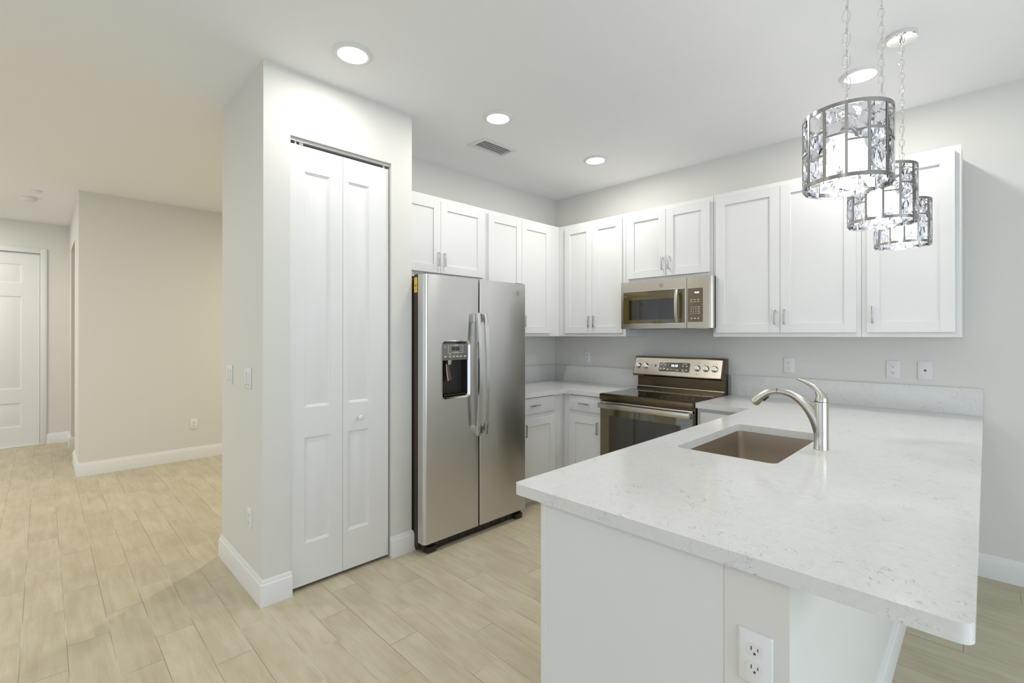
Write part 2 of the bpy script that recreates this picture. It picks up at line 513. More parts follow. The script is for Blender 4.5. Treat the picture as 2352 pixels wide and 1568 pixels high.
def shaker(mp, parent, name, u0, u1, z0, z1, v, th=.019, st=.062, flat=False):
    mb = MB(mp)
    if flat: mb.box(u0, u1, v, v + th, z0, z1, .0015)
    else:
        mb.box(u0, u0 + st, v, v + th, z0, z1, .001, 1); mb.box(u1 - st, u1, v, v + th, z0, z1, .001, 1)
        mb.box(u0 + st, u1 - st, v, v + th, z0, z0 + st, .001, 1); mb.box(u0 + st, u1 - st, v, v + th, z1 - st, z1, .001, 1)
        mb.box(u0 + st - .002, u1 - st + .002, v, v + th - .009, z0 + st - .002, z1 - st + .002)
    return mb.build(name, 'cab', parent, smooth=30)


def carcass(mp, parent, u0, u1, v1, z0, z1, z_toe=0, fl=.038, fr=.038):
    """hollow cabinet box with a face frame (stile widths fl, fr), its front at v1"""
    mb = MB(mp); t = .016; zb = z0 + z_toe; v0 = .003; vb = v1 - .019; f = .038
    mb.box(u0, u0 + t, v0, vb, zb, z1); mb.box(u1 - t, u1, v0, vb, zb, z1)
    mb.box(u0 + t, u1 - t, v0, vb, zb, zb + t); mb.box(u0 + t, u1 - t, v0, vb, z1 - t, z1)
    mb.box(u0 + t, u1 - t, v0, v0 + .006, zb + t, z1 - t)
    if z_toe: mb.box(u0, u1, v0, v1 - .07, z0, zb)
    mb.build('cabinet_body', 'cab', parent, smooth=0)
    mb = MB(mp)
    mb.box(u0, u0 + fl, vb, v1, zb, z1); mb.box(u1 - fr, u1, vb, v1, zb, z1)
    mb.box(u0 + fl, u1 - fr, vb, v1, zb, zb + f); mb.box(u0 + fl, u1 - fr, vb, v1, z1 - f, z1)
    if z_toe: mb.box(u0 + fl, u1 - fr, vb, v1, .70, .75)
    bmesh.ops.remove_doubles(mb.bm, verts=mb.bm.verts[:], dist=1e-5)
    return mb.build('face_frame', 'cab', parent, smooth=0)


D = .325
ZB, ZT = 1.368, 2.406
TOPG = 'white wall cabinets'
# fridge wall
c = thing('wall_cabinet', (0, -1.70, 1.80), 'short white two-door wall cabinet mounted above the fridge', 'cabinet', TOPG)
carcass(left, c, -2.138, -1.266, D, 1.80, ZT)
d = shaker(left, c, 'cabinet_door', -2.122, -1.7255, 1.838, 2.374, D); bar_pull(left, d, -1.752, -1.752, 1.888, 1.990, D + .019)
d = shaker(left, c, 'cabinet_door', -1.7235, -1.300, 1.838, 2.374, D); bar_pull(left, d, -1.697, -1.697, 1.888, 1.990, D + .019)
c = thing('wall_cabinet', (0, -.8, ZB), 'tall white two-door wall cabinet in the corner, right of the fridge top', 'cabinet', TOPG)
carcass(left, c, -1.264, -.3275, D, ZB, ZT, fr=.16)
d = shaker(left, c, 'cabinet_door', -1.245, -.8575, 1.396, 2.374, D); bar_pull(left, d, -.885, -.885, 1.45, 1.55, D + .019)
d = shaker(left, c, 'cabinet_door', -.8555, -.470, 1.396, 2.374, D); bar_pull(left, d, -.83, -.83, 1.45, 1.55, D + .019)
# range wall
c = thing('wall_cabinet', (.7, 0, ZB), 'tall white two-door wall cabinet between the corner and the microwave', 'cabinet', TOPG)
carcass(back, c, .003, 1.052, D, ZB, ZT, fl=.425)
d = shaker(back, c, 'cabinet_door', .408, .7165, 1.396, 2.374, D); bar_pull(back, d, .690, .690, 1.448, 1.550, D + .019)
d = shaker(back, c, 'cabinet_door', .7185, 1.026, 1.396, 2.374, D); bar_pull(back, d, .744, .744, 1.448, 1.550, D + .019)
c = thing('wall_cabinet', (1.42, 0, 1.815), 'short white two-door wall cabinet mounted above the microwave', 'cabinet', TOPG)
carcass(back, c, 1.054, 1.787, D, 1.815, ZT)
d = shaker(back, c, 'cabinet_door', 1.080, 1.4215, 1.846, 2.374, D); bar_pull(back, d, 1.397, 1.397, 1.896, 1.998, D + .019)
d = shaker(back, c, 'cabinet_door', 1.4235, 1.764, 1.846, 2.374, D); bar_pull(back, d, 1.452, 1.452, 1.896, 1.998, D + .019)
c = thing('wall_cabinet', (2.23, 0, ZB), 'wide white two-door wall cabinet right of the microwave, above the faucet', 'cabinet', TOPG)
carcass(back, c, 1.789, 2.673, D, ZB, ZT)
d = shaker(back, c, 'cabinet_door', 1.812, 2.2335, 1.396, 2.376, D); bar_pull(back, d, 2.206, 2.206, 1.450, 1.550, D + .019)
d = shaker(back, c, 'cabinet_door', 2.2355, 2.650, 1.396, 2.376, D); bar_pull(back, d, 2.263, 2.263, 1.450, 1.550, D + .019)
c = thing('wall_cabinet', (2.9, 0, ZB), 'white single-door wall cabinet at the right end, behind the pendants', 'cabinet', TOPG)
carcass(back, c, 2.675, 3.110, D, ZB, ZT)
d = shaker(back, c, 'cabinet_door', 2.702, 3.086, 1.396, 2.376, D); bar_pull(back, d, 2.730, 2.730, 1.450, 1.550, D + .019)

# base cabinets
BG = 'white base cabinets'
c = thing('base_cabinet', (.3, -.9, 0), 'white base cabinet with drawer and door, beside the fridge', 'cabinet', BG)
carcass(left, c, -1.195, -.613, .61, 0, .878, .10, fr=.15)
d = shaker(left, c, 'drawer', -1.150, -.747, .746, .872, .61, flat=True); bar_pull(left, d, -1.063, -.956, .812, .812, .629)
d = shaker(left, c, 'cabinet_door', -1.150, -.747, .125, .708, .61); bar_pull(left, d, -1.118, -1.118, .57, .67, .629)
c = thing('base_cabinet', (.8, -.3, 0), 'white base cabinet with drawer and door, left of the range', 'cabinet', BG)
carcass(back, c, .003, 1.018, .61, 0, .878, .10, fl=.70)
d = shaker(back, c, 'drawer', .686, 1.006, .746, .872, .61, flat=True); bar_pull(back, d, .798, .898, .808, .808, .629)
d = shaker(back, c, 'cabinet_door', .686, 1.006, .125, .708, .61); bar_pull(back, d, .980, .980, .572, .670, .629)
c = thing('base_cabinet', (2.0, -.3, 0), 'white base cabinet with a drawer, right of the range', 'cabinet', BG)
carcass(back, c, 1.794, 2.242, .61, 0, .878, .10)
d = shaker(back, c, 'drawer', 1.822, 2.19, .72, .855, .61, flat=True)
d = shaker(back, c, 'cabinet_door', 1.822, 2.19, .125, .70, .61)

# peninsula base: open-topped so that the sink bowl hangs inside it
c = thing('peninsula_cabinet', (2.5, -1.7, 0), 'white peninsula base with a plain end panel, under the quartz overhang', 'cabinet')
mb = MB(); mb.box(2.245, 2.263, -2.738, -.66, .10, .878); mb.box(2.770, 2.788, -2.738, -.004, .0, .878)
mb.box(2.263, 2.770, -2.738, -.66, .10, .118); mb.box(2.263, 2.770, -.66, -.642, .1, .878); mb.box(2.315, 2.770, -2.73, -.66, 0, .10)
mb.build('cabinet_body', 'cab', c, smooth=0)
MB().box(2.2665, 2.789, -2.7435, -2.738, 0, .8785).build('end_panel', 'cab', c, smooth=0, label='plain flat panel')
MB().box(2.245, 2.2665, -2.7465, -2.738, 0, .8785, .0008, 1).build('corner_stile', 'cab', c)
for i in range(4):
    y0 = -2.725 + i * .51; fr = lambda u, v, z: (2.245 - v, u, z)
    if i in (2,):
        d = shaker(fr, c, 'dishwasher_front', y0, y0 + .50, .125, .86, 0, flat=True)
    else:
        d = shaker(fr, c, 'cabinet_door', y0, y0 + .50, .125, .708, 0); bar_pull(fr, d, y0 + .05, y0 + .05, .57, .67, .019)
        d = shaker(fr, c, 'drawer', y0, y0 + .50, .73, .86, 0, flat=True); bar_pull(fr, d, y0 + .2, y0 + .3, .80, .80, .019)


# ------------------------------------------------------------------ worktops
def round_poly(pts, rad, n=6):
    out = []; N = len(pts)
    for i, p in enumerate(pts):
        r = rad[i] if isinstance(rad, (list, tuple)) else rad
        if r <= 0: out.append(p); continue
        a = Vector(pts[i - 1]) - Vector(p); b = Vector(pts[(i + 1) % N]) - Vector(p); a.normalize(); b.normalize()
        p0 = Vector(p) + a * r; p1 = Vector(p) + b * r; cc = Vector(p) + a * r + b * r
        for k in range(n + 1):
            th = PI / 2 * k / n
            q = cc - b * r * math.cos(th) - a * r * math.sin(th)
            out.append((q.x, q.y))
    return out


def bevel_mod(o, w=.003):
    m = o.modifiers.new('bevel', 'BEVEL'); m.width = w; m.segments = 3; m.limit_method = 'ANGLE'; m.angle_limit = math.radians(50)


TZ = .914
c = thing('countertop', (.3, -.4, .879), 'white speckled quartz worktop in the corner between fridge and range', 'countertop')
o = MB().poly(round_poly([(0.002, -1.200), (.646, -1.200), (.646, -.646), (1.020, -.646), (1.020, -.002), (.002, -.002)], [0, .005, 0, .003, 0, 0]), None, .8795, TZ).build('worktop_slab', 'quartz', c); bevel_mod(o)
MB().box(.001, .0205, -1.2, -.0005, TZ, 1.071, .0015).build('backsplash', 'quartz', c)
MB().box(.0205, 1.022, -.020, -.0005, TZ, 1.071, .0015).build('backsplash', 'quartz', c)
c = thing('countertop', (2.67, -1.4, .879), 'large white quartz peninsula worktop around the sink, with grey flecks', 'countertop')
o = MB().poly(round_poly([(1.793, -.002), (1.793, -.646), (2.149, -.646), (2.149, -2.767), (3.190, -2.767), (3.190, -.002)], [0, .002, 0, .018, .022, 0]),
              rrect(2.285, 2.668, -1.948, -1.229, .03), .8795, TZ).build('worktop_slab', 'quartz', c); bevel_mod(o)
MB().box(1.800, 3.190, -.020, -.0005, TZ, 1.071, .0015).build('backsplash', 'quartz', c)

# sink
c = thing('kitchen_sink', (2.477, -1.59, .66), 'undermounted stainless steel sink set in the peninsula worktop', 'sink')
mb = MB()
levels = [(.012, .879, .035), (0.001, .879, .03), (-.004, .80, .03), (-.008, .70, .03), (-.02, .675, .035), (-.05, .664, .03)]
rings = [[mb.bm.verts.new((*p, z)) for p in rrect(2.285 - g, 2.668 + g, -1.948 - g, -1.229 + g, max(r, .01))] for g, z, r in [(.012, .8785, .03), (.002, .8785, .03), (-.001, .80, .03), (-.003, .70, .03), (-.012, .676, .035), (-.05, .666, .03)]]
for i in range(len(rings) - 1):
    for k in range(len(rings[0])): n = len(rings[0]); mb.bm.faces.new((rings[i][k], rings[i][(k + 1) % n], rings[i + 1][(k + 1) % n], rings[i + 1][k]))
mb.bm.faces.new(rings[-1])
mb.build('sink_bowl', 'sink', c, smooth=50)
MB().lathe([(.045, 0), (.045, .002), (.035, .003), (.03, .001)], (2.477, -1.59, .666), 'z', 32).build('drain', 'shiny', c)

# faucet
TF = TZ + .0004
c = thing('kitchen_faucet', (2.727, -1.567, TF), 'brushed nickel pull-out faucet with arched spout, beside the sink', 'faucet')
Y = -1.567
b = MB().lathe([(.0275, 0), (.0275, .004), (.0262, .006), (.0262, .06), (.0257, .187), (.0245, .193), (.0, .193)][:-1], (2.727, Y, TF), 'z', 40).build('faucet_body', 'faucet', c)
def spline(pts, n=8):
    out = []
    P = [pts[0]] + list(pts) + [pts[-1]]
    for i in range(1, len(P) - 2):
        for k in range(n):
            t = k / n
            out.append(tuple(.5 * ((2 * P[i][j]) + (-P[i - 1][j] + P[i + 1][j]) * t + (2 * P[i - 1][j] - 5 * P[i][j] + 4 * P[i + 1][j] - P[i + 2][j]) * t * t + (-P[i - 1][j] + 3 * P[i][j] - 3 * P[i + 1][j] + P[i + 2][j]) * t ** 3) for j in range(len(pts[0]))))
    out.append(tuple(pts[-1])); return out
sp = spline([(2.727, .965, .0235), (2.719, 1.000, .0238), (2.706, 1.038, .0232), (2.684, 1.074, .0208), (2.656, 1.104, .0172), (2.624, 1.1255, .0145), (2.592, 1.1355, .0130), (2.566, 1.1370, .0128)])
MB().tube([(x, Y, z) for x, z, r in sp], [(r, r) for x, z, r in sp], 28).build('spout', 'faucet', c)
MB().lathe([(.0131, -.0006), (.0131, .0006)], (2.566, Y, 1.137), 'u', 28).build('spout_seam', 'dark', c)
sp = spline([(2.565, 1.1370, .0132), (2.543, 1.1335, .0142), (2.520, 1.1235, .0160), (2.496, 1.1055, .0185), (2.478, 1.0875, .0205), (2.472, 1.0790, .0195)])
h = MB().tube([(x, Y, z) for x, z, r in sp], [(r, r) for x, z, r in sp], 24).build('spray_head', 'faucet', c)
nz = MB()
for k in range(10):
    a = 2 * PI * k / 10; nz.tube([(2.472 + .010 * math.cos(a), Y + .012 * math.sin(a), 1.081 - .008 * math.cos(a)), (2.469 + .010 * math.cos(a), Y + .012 * math.sin(a), 1.0745 - .008 * math.cos(a))], .0013, 6)
nz.build('spray_nozzle', 'black', h)
MB().tube([(2.530, Y, 1.1115), (2.519, Y, 1.1015), (2.511, Y, 1.091)], [(.004, .006), (.0045, .007), (.004, .006)], 10).build('spray_button', 'black', h)
hv = spline([(2.729, 1.109, .0240), (2.7285, 1.122, .0222), (2.724, 1.137, .0175), (2.714, 1.153, .0125), (2.699, 1.1675, .0092), (2.678, 1.180, .0070), (2.655, 1.190, .0052), (2.638, 1.1965, .0030)])
MB().tube([(x, Y, z) for x, z, r in hv], [(r, r * 1.05) for x, z, r in hv], 24, up=(1, 0, 0)).build('faucet_lever', 'faucet', c)
MB().lathe([(.0246, 0), (.0246, .0035)], (2.727, Y, 1.1065), 'z', 40).build('lever_seam', 'dark', c)

# ------------------------------------------------------------------ refrigerator
F0, F1 = -2.137, -1.218
c = thing('refrigerator', (.4, -1.68, 0), 'stainless steel side-by-side fridge with ice and water dispenser', 'refrigerator')
MB(left).box(F0 + .005, F1 - .004, .03, .655, .022, 1.742, .004).build('fridge_body', 'fbody', c)
MB(left).box(F0 + .02, F1 - .02, .61, .70, .012, .062, .004).build('kick_grille', 'black', c)
for i in range(2):
    y = (F0 + .03, F1 - .10)[i]
    MB(left).box(y, y + .075, .63, .725, .004, .040, .008).build('roller_cover', 'black', c)
    y = (F0 + .012, F1 - .082)[i]
    MB(left).box(y, y + .07, .60, .715, 1.7425, 1.772, .006).build('hinge_cover', 'fbody', c)
mb = MB(left)
for k in range(9): MB(left).box(F0 + .14 + k * .075, F0 + .145 + k * .075, .70, .703, .018, .058).build('grille_slot', 'dark', c, smooth=0)
MB(left).box(F0 + .006, F1 - .005, .655, .664, .075, 1.74).build('door_gasket', 'dark', c)
DV = .733


def fr_door(y0, y1, r0, r1, hole=None):
    """door slab seen from above: big radius on the outer front edge, small on the inner"""
    mb = MB(left); v0 = .664
    def prof(a, b):
        pts = [(a, v0)]
        if a == y0:
            pts += [(y0 + r0 - r0 * math.cos(t), DV - r0 + r0 * math.sin(t)) for t in [PI / 2 * k / 7 for k in range(8)]]
        else: pts += [(a, DV)]
        if b == y1: pts += [(y1 - r1 + r1 * math.sin(t), DV - r1 + r1 * math.cos(t)) for t in [PI / 2 * k / 7 for k in range(8)]]
        else: pts += [(b, DV)]
        pts += [(b, v0)]; return pts
    if not hole: mb.prism(prof(y0, y1), 'z', .066, 1.765, .003)
    else:
        a, b, z0, z1 = hole
        mb.prism(prof(y0, a), 'z', .066, 1.765); mb.prism(prof(b, y1), 'z', .066, 1.765)
        for p, q in ((.066, z0), (z1, 1.765)): mb.prism([(a, v0), (a, DV), (b, DV), (b, v0)], 'z', p, q)
        mb.box(a, b, v0, v0 + .004, z0, z1)
        bmesh.ops.remove_doubles(mb.bm, verts=mb.bm.verts[:], dist=1e-5)
        inner = [f for f in mb.bm.faces if all(abs(v.co.x - f.verts[0].co.x) < 1e-6 for v in f.verts) and (abs(f.verts[0].co.x - a) < 1e-5 or abs(f.verts[0].co.x - b) < 1e-5) and (max(v.co.z for v in f.verts) <= z0 + 1e-5 or min(v.co.z for v in f.verts) >= z1 - 1e-5)]
    return mb


dl = fr_door(F0, -1.689, .026, .006, (-1.998, -1.770, .966, 1.338)).build('fridge_door', 'fridge', c, smooth=30, label='left freezer door with the dispenser')
dr = fr_door(-1.6795, F1, .006, .010).build('fridge_door', 'fridge', c, smooth=30, label='right door with a round emblem')
# door handles: flat bowed bars on end posts
for y, dd in ((-1.728, dl), (-1.664, dr)):
    n = 16; z0, z1 = .700, 1.530
    pts = []
    for k in range(n + 1):
        t = k / n; pts.append((DV + .045 + .022 * math.sin(PI * t), z0 + (z1 - z0) * t))
    mb = MB(left); P = [(v + .008, z) for v, z in pts] + [(v - .008, z) for v, z in pts[::-1]]
    mb.prism([(v, z) for v, z in P], 'u', y - .017 * 1, y + .012, .003)
    hd = mb.build('door_handle', 'handle', dd, smooth=40)
    for z in (z0 + .004, z1 - .06): MB(left).box(y - .013, y + .009, DV, DV + .047, z, z + .056, .003).build('handle_post', 'nickel', dd)
# dispenser
dp = MB(left); ins = rrect(-1.998, -1.770, .966, 1.338, .022, 6); out = rrect(-2.003, -1.765, .961, 1.343, .026, 6)
V0 = [dp.bm.verts.new((p[0], DV + .0015, p[1])) for p in out]; V1 = [dp.bm.verts.new((p[0], DV + .004, p[1])) for p in rrect(-2.000, -1.768, .964, 1.340, .024, 6)]
V2 = [dp.bm.verts.new((p[0], DV - .012, p[1])) for p in rrect(-1.988, -1.780, .976, 1.330, .02, 6)]
N = len(out)
for A, B in ((V0, V1), (V1, V2)):
    for k in range(N): dp.bm.faces.new((A[k], A[(k + 1) % N], B[(k + 1) % N], B[k]))
disp = dp.build('dispenser_trim', 'shiny', dl, smooth=50)
MB(left).box(-1.989, -1.779, DV - .022, DV - .008, 1.215, 1.322, .001).build('dispenser_panel', 'panelgrey', dl, label='grey control panel of the dispenser')
mb = MB(left)
A = [(-1.989, .976), (-1.779, .976), (-1.779, 1.216), (-1.989, 1.216)]
Fv = [mb.bm.verts.new((a, DV - .010, z)) for a, z in A]; Bv = [mb.bm.verts.new((a, DV - .062, z)) for a, z in [(-1.975, .985), (-1.793, .985), (-1.793, 1.216), (-1.975, 1.216)]]
for k in range(4): mb.bm.faces.new((Fv[k], Fv[(k + 1) % 4], Bv[(k + 1) % 4], Bv[k]))
mb.bm.faces.new(Bv)
mb.build('dispenser_cavity', 'black', dl, smooth=0, label='dark recess of the dispenser')
MB(left).tube([(-1.925, DV - .042, 1.19), (-1.922, DV - .038, 1.14), (-1.916, DV - .030, 1.080)], [(.005, .015), (.005, .018), (.005, .020)], 12, up=(0, 1, 0)).build('dispenser_paddle', 'steeld', dl)
MB(left).lathe([(.022, 0), (.018, -.03), (.012, -.035)], (-1.915, DV - .04, 1.215), 'z', 20).build('dispenser_spout', 'nickel', dl)
mb = MB(left); mb.box(-1.975, -1.793, DV - .05, DV - .012, .984, .990)
for k in range(8): mb.box(-1.968 + k * .022, -1.958 + k * .022, DV - .046, DV - .016, .990, .993)
mb.build('drip_tray', 'steeld', dl, smooth=0)
pv = DV - .0078
ink = MB(left)
def frame(mb, a, b, c_, d_, v, t=.0012, e=.0006):
    mb.box(a, b, v, v + e, d_ - t, d_); mb.box(a, b, v, v + e, c_, c_ + t); mb.box(a, a + t, v, v + e, c_, d_); mb.box(b - t, b, v, v + e, c_, d_)
frame(ink, -1.945, -1.822, 1.262, 1.312, pv)
for y, z in ((-1.930, 1.296), (-1.930, 1.279), (-1.838, 1.296), (-1.838, 1.279)): ink.box(y - .002, y + .002, pv, pv + .0006, z - .002, z + .002)
for y in (-1.968, -1.930, -1.899, -1.869, -1.840, -1.805):
    for k in range(2): ink.box(y - .009, y + .009, pv, pv + .0006, 1.240 - k * .0045, 1.242 - k * .0045)
for y in (-1.968, -1.930): ink.lathe([(.0032, 0), (.0032, .0008)], (y, pv, 1.302 if y < -1.95 else 1.254), 'v', 12)
ink.box(-1.895, -1.865, pv, pv + .0006, 1.3125, 1.3145); ink.box(-1.902, -1.885, pv, pv + .0006, 1.2665, 1.2685); ink.box(-1.878, -1.861, pv, pv + .0006, 1.2665, 1.2685)
ink.build('panel_marking', 'white', dl, smooth=0)
mb = MB(left); mb.box(-1.914, -1.886, pv, pv + .001, 1.278, 1.302); mb.box(-1.881, -1.853, pv, pv + .001, 1.278, 1.302)
mb.build('panel_display', 'blackglass', dl, smooth=0)


def emblem(mp, parent, u, v, z, r, up_plane):
    """small round badge: raised rim with a looping script monogram in it"""
    MB(mp).lathe([(r * .9, 0), (r * .9, .0015)], (u, v, z), 'v', 28).build('emblem', 'nickel', parent)
    m = MB(mp)
    m.tube([(u + r * .93 * math.cos(a), v + .0015, z + r * .93 * math.sin(a)) for a in [2 * PI * k / 28 for k in range(29)]], r * .07, 6)
    m.tube([(u - r * .28 + r * .26 * math.cos(a), v + .002, z + r * .05 + r * .42 * math.sin(a)) for a in [PI * .15 + 1.7 * PI * k / 14 for k in range(15)]], r * .05, 6)
    m.tube([(u + r * .28 + r * .24 * math.cos(a), v + .002, z + r * .02 + r * .42 * math.sin(a) * (.6 + .4 * math.cos(a))) for a in [PI * .2 + 1.6 * PI * k / 14 for k in range(15)]], r * .05, 6)
    m.build('emblem_script', 'steeld', parent)


emblem(left, dr, -1.296, DV, 1.693, .0155, None)
s_ = MB().box(.616, .650, F0 - .0002 + .0035, F0 + .0042, 1.652, 1.748)
s_.build('energy_sticker', 'yellow', c, smooth=0, label='yellow sticker with fine print')
mb = MB()
for k in range(9):
    z = 1.740 - k * .0095; mb.box(.620, .646 - .004 * (k % 3), F0 + .0030, F0 + .0035, z - .0012, z)
mb.box(.626, .640, F0 + .0030, F0 + .0035, 1.690, 1.700)
mb.build('sticker_print', 'ink', c, smooth=0)
MB().box(.555, .578, F0 + .0035, F0 + .0042, 1.668, 1.703).build('white_tag', 'tagw', c, smooth=0, label='small pale tag')

# ------------------------------------------------------------------ microwave
c = thing('microwave_oven', (1.436, -.2, 1.43), 'stainless over-the-range microwave hanging above the range', 'microwave')
mb = MB(back); mb.box(1.060, 1.782, .004, .335, 1.432, 1.811, .002); mb.box(1.062, 1.812, .335, .372, 1.432, 1.811, .002); mb.build('oven_case', 'black', c)
mb = MB(back)                                    # door frame around the glass
x0, x1, z0, z1 = 1.056, 1.6205, 1.4305, 1.8115
for a, b, p, q in ((x0, 1.078, z0, z1), (1.606, x1, z0, z1), (1.078, 1.606, z0, 1.472), (1.078, 1.606, 1.730, z1)): mb.box(a, b, .373, .402, p, q)
md = mb.build('microwave_door', 'steel', c, smooth=0)
MB(back).box(1.078, 1.606, .375, .3995, 1.472, 1.730).build('door_glass', 'ovenglass', md, smooth=0)
mb = MB(back); frame(mb, 1.072, 1.612, 1.468, 1.734, .4012, .004, .001); mb.build('glass_trim', 'shiny', md, smooth=0)
MB(back).box(1.128, 1.530, .3995, .4000, 1.502, 1.664).build('window_screen', 'blackglass', md, smooth=0)
n = 12; P = [(.433 + .012 * math.sin(PI * k / n), 1.478 + .246 * k / n) for k in range(n + 1)]
hd = MB(back).prism([(v + .005, z) for v, z in P] + [(v - .006, z) for v, z in P[::-1]], 'u', 1.543, 1.566, .002).build('door_handle', 'steel', md, smooth=40)
for z in (1.482, 1.698): MB(back).box(1.546, 1.563, .399, .432, z, z + .023, .002).build('handle_post', 'shiny', md)
cp = MB(back).prism([(1.6235, .373), (1.6235, .402), (1.790, .402)] + [(1.790 + .025 * math.sin(t), .377 + .025 * math.cos(t)) for t in [PI / 2 * k / 6 for k in range(1, 7)]] + [(1.815, .373)], 'z', z0, z1).build('control_panel', 'steel', c, smooth=40)
MB(back).prism(rrect(1.628, 1.742, 1.477, 1.727, .004), 'v', .402, .4032).build('key_plate', 'ovenglass', cp, smooth=0)
mb = MB(back); kv = .4032
for j, z in enumerate((1.643, 1.627)):
    for x in (1.657, 1.683, 1.709): mb.box(x - .0075, x + .0075, kv, kv + .0005, z - .0014, z + .0014)
for j in range(4):
    for i in range(3): mb.box(1.653 + i * .018, 1.657 + i * .018, kv, kv + .0005, 1.585 - j * .0158, 1.590 - j * .0158)
    mb.box(1.703, 1.721, kv, kv + .0005, 1.5865 - j * .0158, 1.5888 - j * .0158)
for x in (1.658, 1.684, 1.709): mb.box(x - .007, x + .007, kv, kv + .0005, 1.504, 1.5065); mb.box(x - .004, x + .004, kv, kv + .0005, 1.499, 1.5015)
mb.build('key_legend', 'white', cp, smooth=0)
MB(back).prism(rrect(1.676, 1.716, 1.684, 1.704, .004), 'v', kv, kv + .0006).build('clock_window', 'blackglass', cp, smooth=0)
text('10:22', .0165, (1.697, -(kv + .0012), 1.694), (1, 0, 0), (0, 0, 1), 'blueled', 'clock_digits', cp)
emblem(back, md, 1.411, .402, 1.766, .0145, None)
for x in (1.10, 1.66): MB(back).box(x, x + .10, .18, .34, 1.4265, 1.4318).build('grease_filter', 'nickel', c, smooth=0)
MB(back).box(1.30, 1.52, .30, .365, 1.4265, 1.4318).build('cooktop_light', 'closet_dark', c, smooth=0)

# ------------------------------------------------------------------ range
R0, R1 = 1.0265, 1.7865
c = thing('electric_range', (1.406, -.35, 0), 'stainless and black glass electric range between the base cabinets', 'range')
MB(back).box(R0, R1, .025, .635, .03, .900, .002).build('range_body', 'steeld', c)
for u, v in ((R0 + .04, .08), (R1 - .04, .08), (R0 + .04, .58), (R1 - .04, .58)): MB(back).lathe([(.018, 0), (.018, .03)], (u, v, 0), 'z', 16).build('levelling_foot', 'black', c)
MB(back).box(R0 - .002, R1 + .002, .06, .672, .868, .9155, .006).build('cooktop_frame', 'steeld', c)
MB(back).box(R0 + .012, R1 - .012, .10, .652, .9155, .9175).build('cooktop_glass', 'blackglass', c, smooth=0)
for x, y, r in ((1.22, .52, .105), (1.60, .52, .115), (1.22, .27, .08), (1.60, .27, .085)):
    mb = MB(back)
    for rr in (r, r * .62): mb.lathe([(rr - .0008, .9175), (rr + .0008, .9175), (rr + .0008, .9178), (rr - .0008, .9178)], (x, y, 0), 'z', 56, closed=True)
    mb.build('burner_ring', 'panelgrey', c)
# door and drawer
rd = MB(back).box(R0 + .002, R1 - .002, .636, .668, .245, .858, .004).build('oven_door', 'ovenglass', c, label='dark glass oven door')
MB(back).box(R0 + .09, R1 - .09, .668, .6683, .34, .745).build('oven_window', 'blackglass', rd, smooth=0)
mb = MB(back); frame(mb, R0 + .085, R1 - .085, .335, .75, .6681, .002, .0008); mb.build('window_frame', 'steeld', rd, smooth=0)
MB(back).box(R0 + .002, R1 - .002, .636, .670, .835, .858, .002).build('door_top_strip', 'steel', rd)
hh = MB(back).box(1.036, 1.781, .700, .716, .808, .846, .003).build('door_handle', 'steel', rd)
for x in (1.040, 1.755): MB(back).box(x, x + .022, .667, .701, .812, .842, .002).build('handle_post', 'shiny', rd)
MB(back).box(R0 + .002, R1 - .002, .636, .666, .045, .238, .004).build('storage_drawer', 'steel', c)
# back guard
MB(back).prism([(.03, .90), (.112, .9175), (.108, .935), (.098, .94), (.098, 1.035), (.075, 1.10), (.03, 1.10)], 'u', R0 + .010, R1 - .004).build('back_riser', 'steeld', c, smooth=0)
MB(back).tube([(R0 + .01, .105, .9385), (R1 - .004, .105, .9385)], .0045, 8).build('riser_trim', 'steel', c)
pt, pb = (.110, 1.190), (.160, 1.040)            # (v, z) of the tilted panel's top and bottom front edges
g = MB(back).prism([(.028, 1.03), (.150, 1.030), (pb[0], pb[1]), (pt[0], pt[1]), (.100, 1.196), (.028, 1.196)], 'u', R0 - .006, R1 - .0025, .003).build('back_guard', 'steeld', c, smooth=30)
dv, dz = (pb[0] - pt[0]), (pb[1] - pt[1]); Ln = math.hypot(dv, dz); ev, ez = -dv / Ln, -dz / Ln      # unit vector up the panel
nv, nz_ = ez, -ev                                                                                   # outward normal in (v, z)


def guard_map(u, h, s): return (u, -(pb[0] + ev * s + nv * h), pb[1] + ez * s + nz_ * h)   # (x, height off panel, distance up the panel)


fp = MB(guard_map).prism(rrect(R0 + .001, R1 - .012, .006, .150, .006), 'v', .0, .0022).build('guard_face', 'steel', g, smooth=0)
MB(guard_map).prism(rrect(1.252, 1.528, .034, .122, .012), 'v', .0022, .0036).build('display_trim', 'shiny', g, smooth=0)
MB(guard_map).prism(rrect(1.256, 1.524, .038, .118, .010), 'v', .0036, .0046).build('display_glass', 'ovenglass', g, smooth=0)
MB(guard_map).box(1.352, 1.430, .0046, .0050, .074, .104).build('clock_window', 'blackglass', g, smooth=0)
U2 = Vector((0, -ev, ez))
text('10:18', .026, guard_map(1.392, .0056, .089), (1, 0, 0), U2, 'blueled', 'clock_digits', g)
mb = MB(guard_map)
for x, s, wd, hh_ in ((1.290, .108, .040, .003), (1.480, .108, .036, .003), (1.278, .094, .014, .004), (1.312, .094, .014, .004), (1.276, .062, .010, .009), (1.306, .062, .016, .009),
                    (1.338, .058, .012, .010), (1.366, .058, .006, .006), (1.390, .058, .006, .003), (1.420, .055, .020, .004), (1.466, .090, .012, .008), (1.496, .090, .012, .008),
                    (1.466, .058, .012, .008), (1.496, .058, .012, .008), (1.475, .044, .028, .0025)):
    mb.box(x - wd / 2, x + wd / 2, .0046, .0051, s - hh_ / 2, s + hh_ / 2)
mb.build('key_legend', 'white', g, smooth=0)
mb = MB(guard_map)
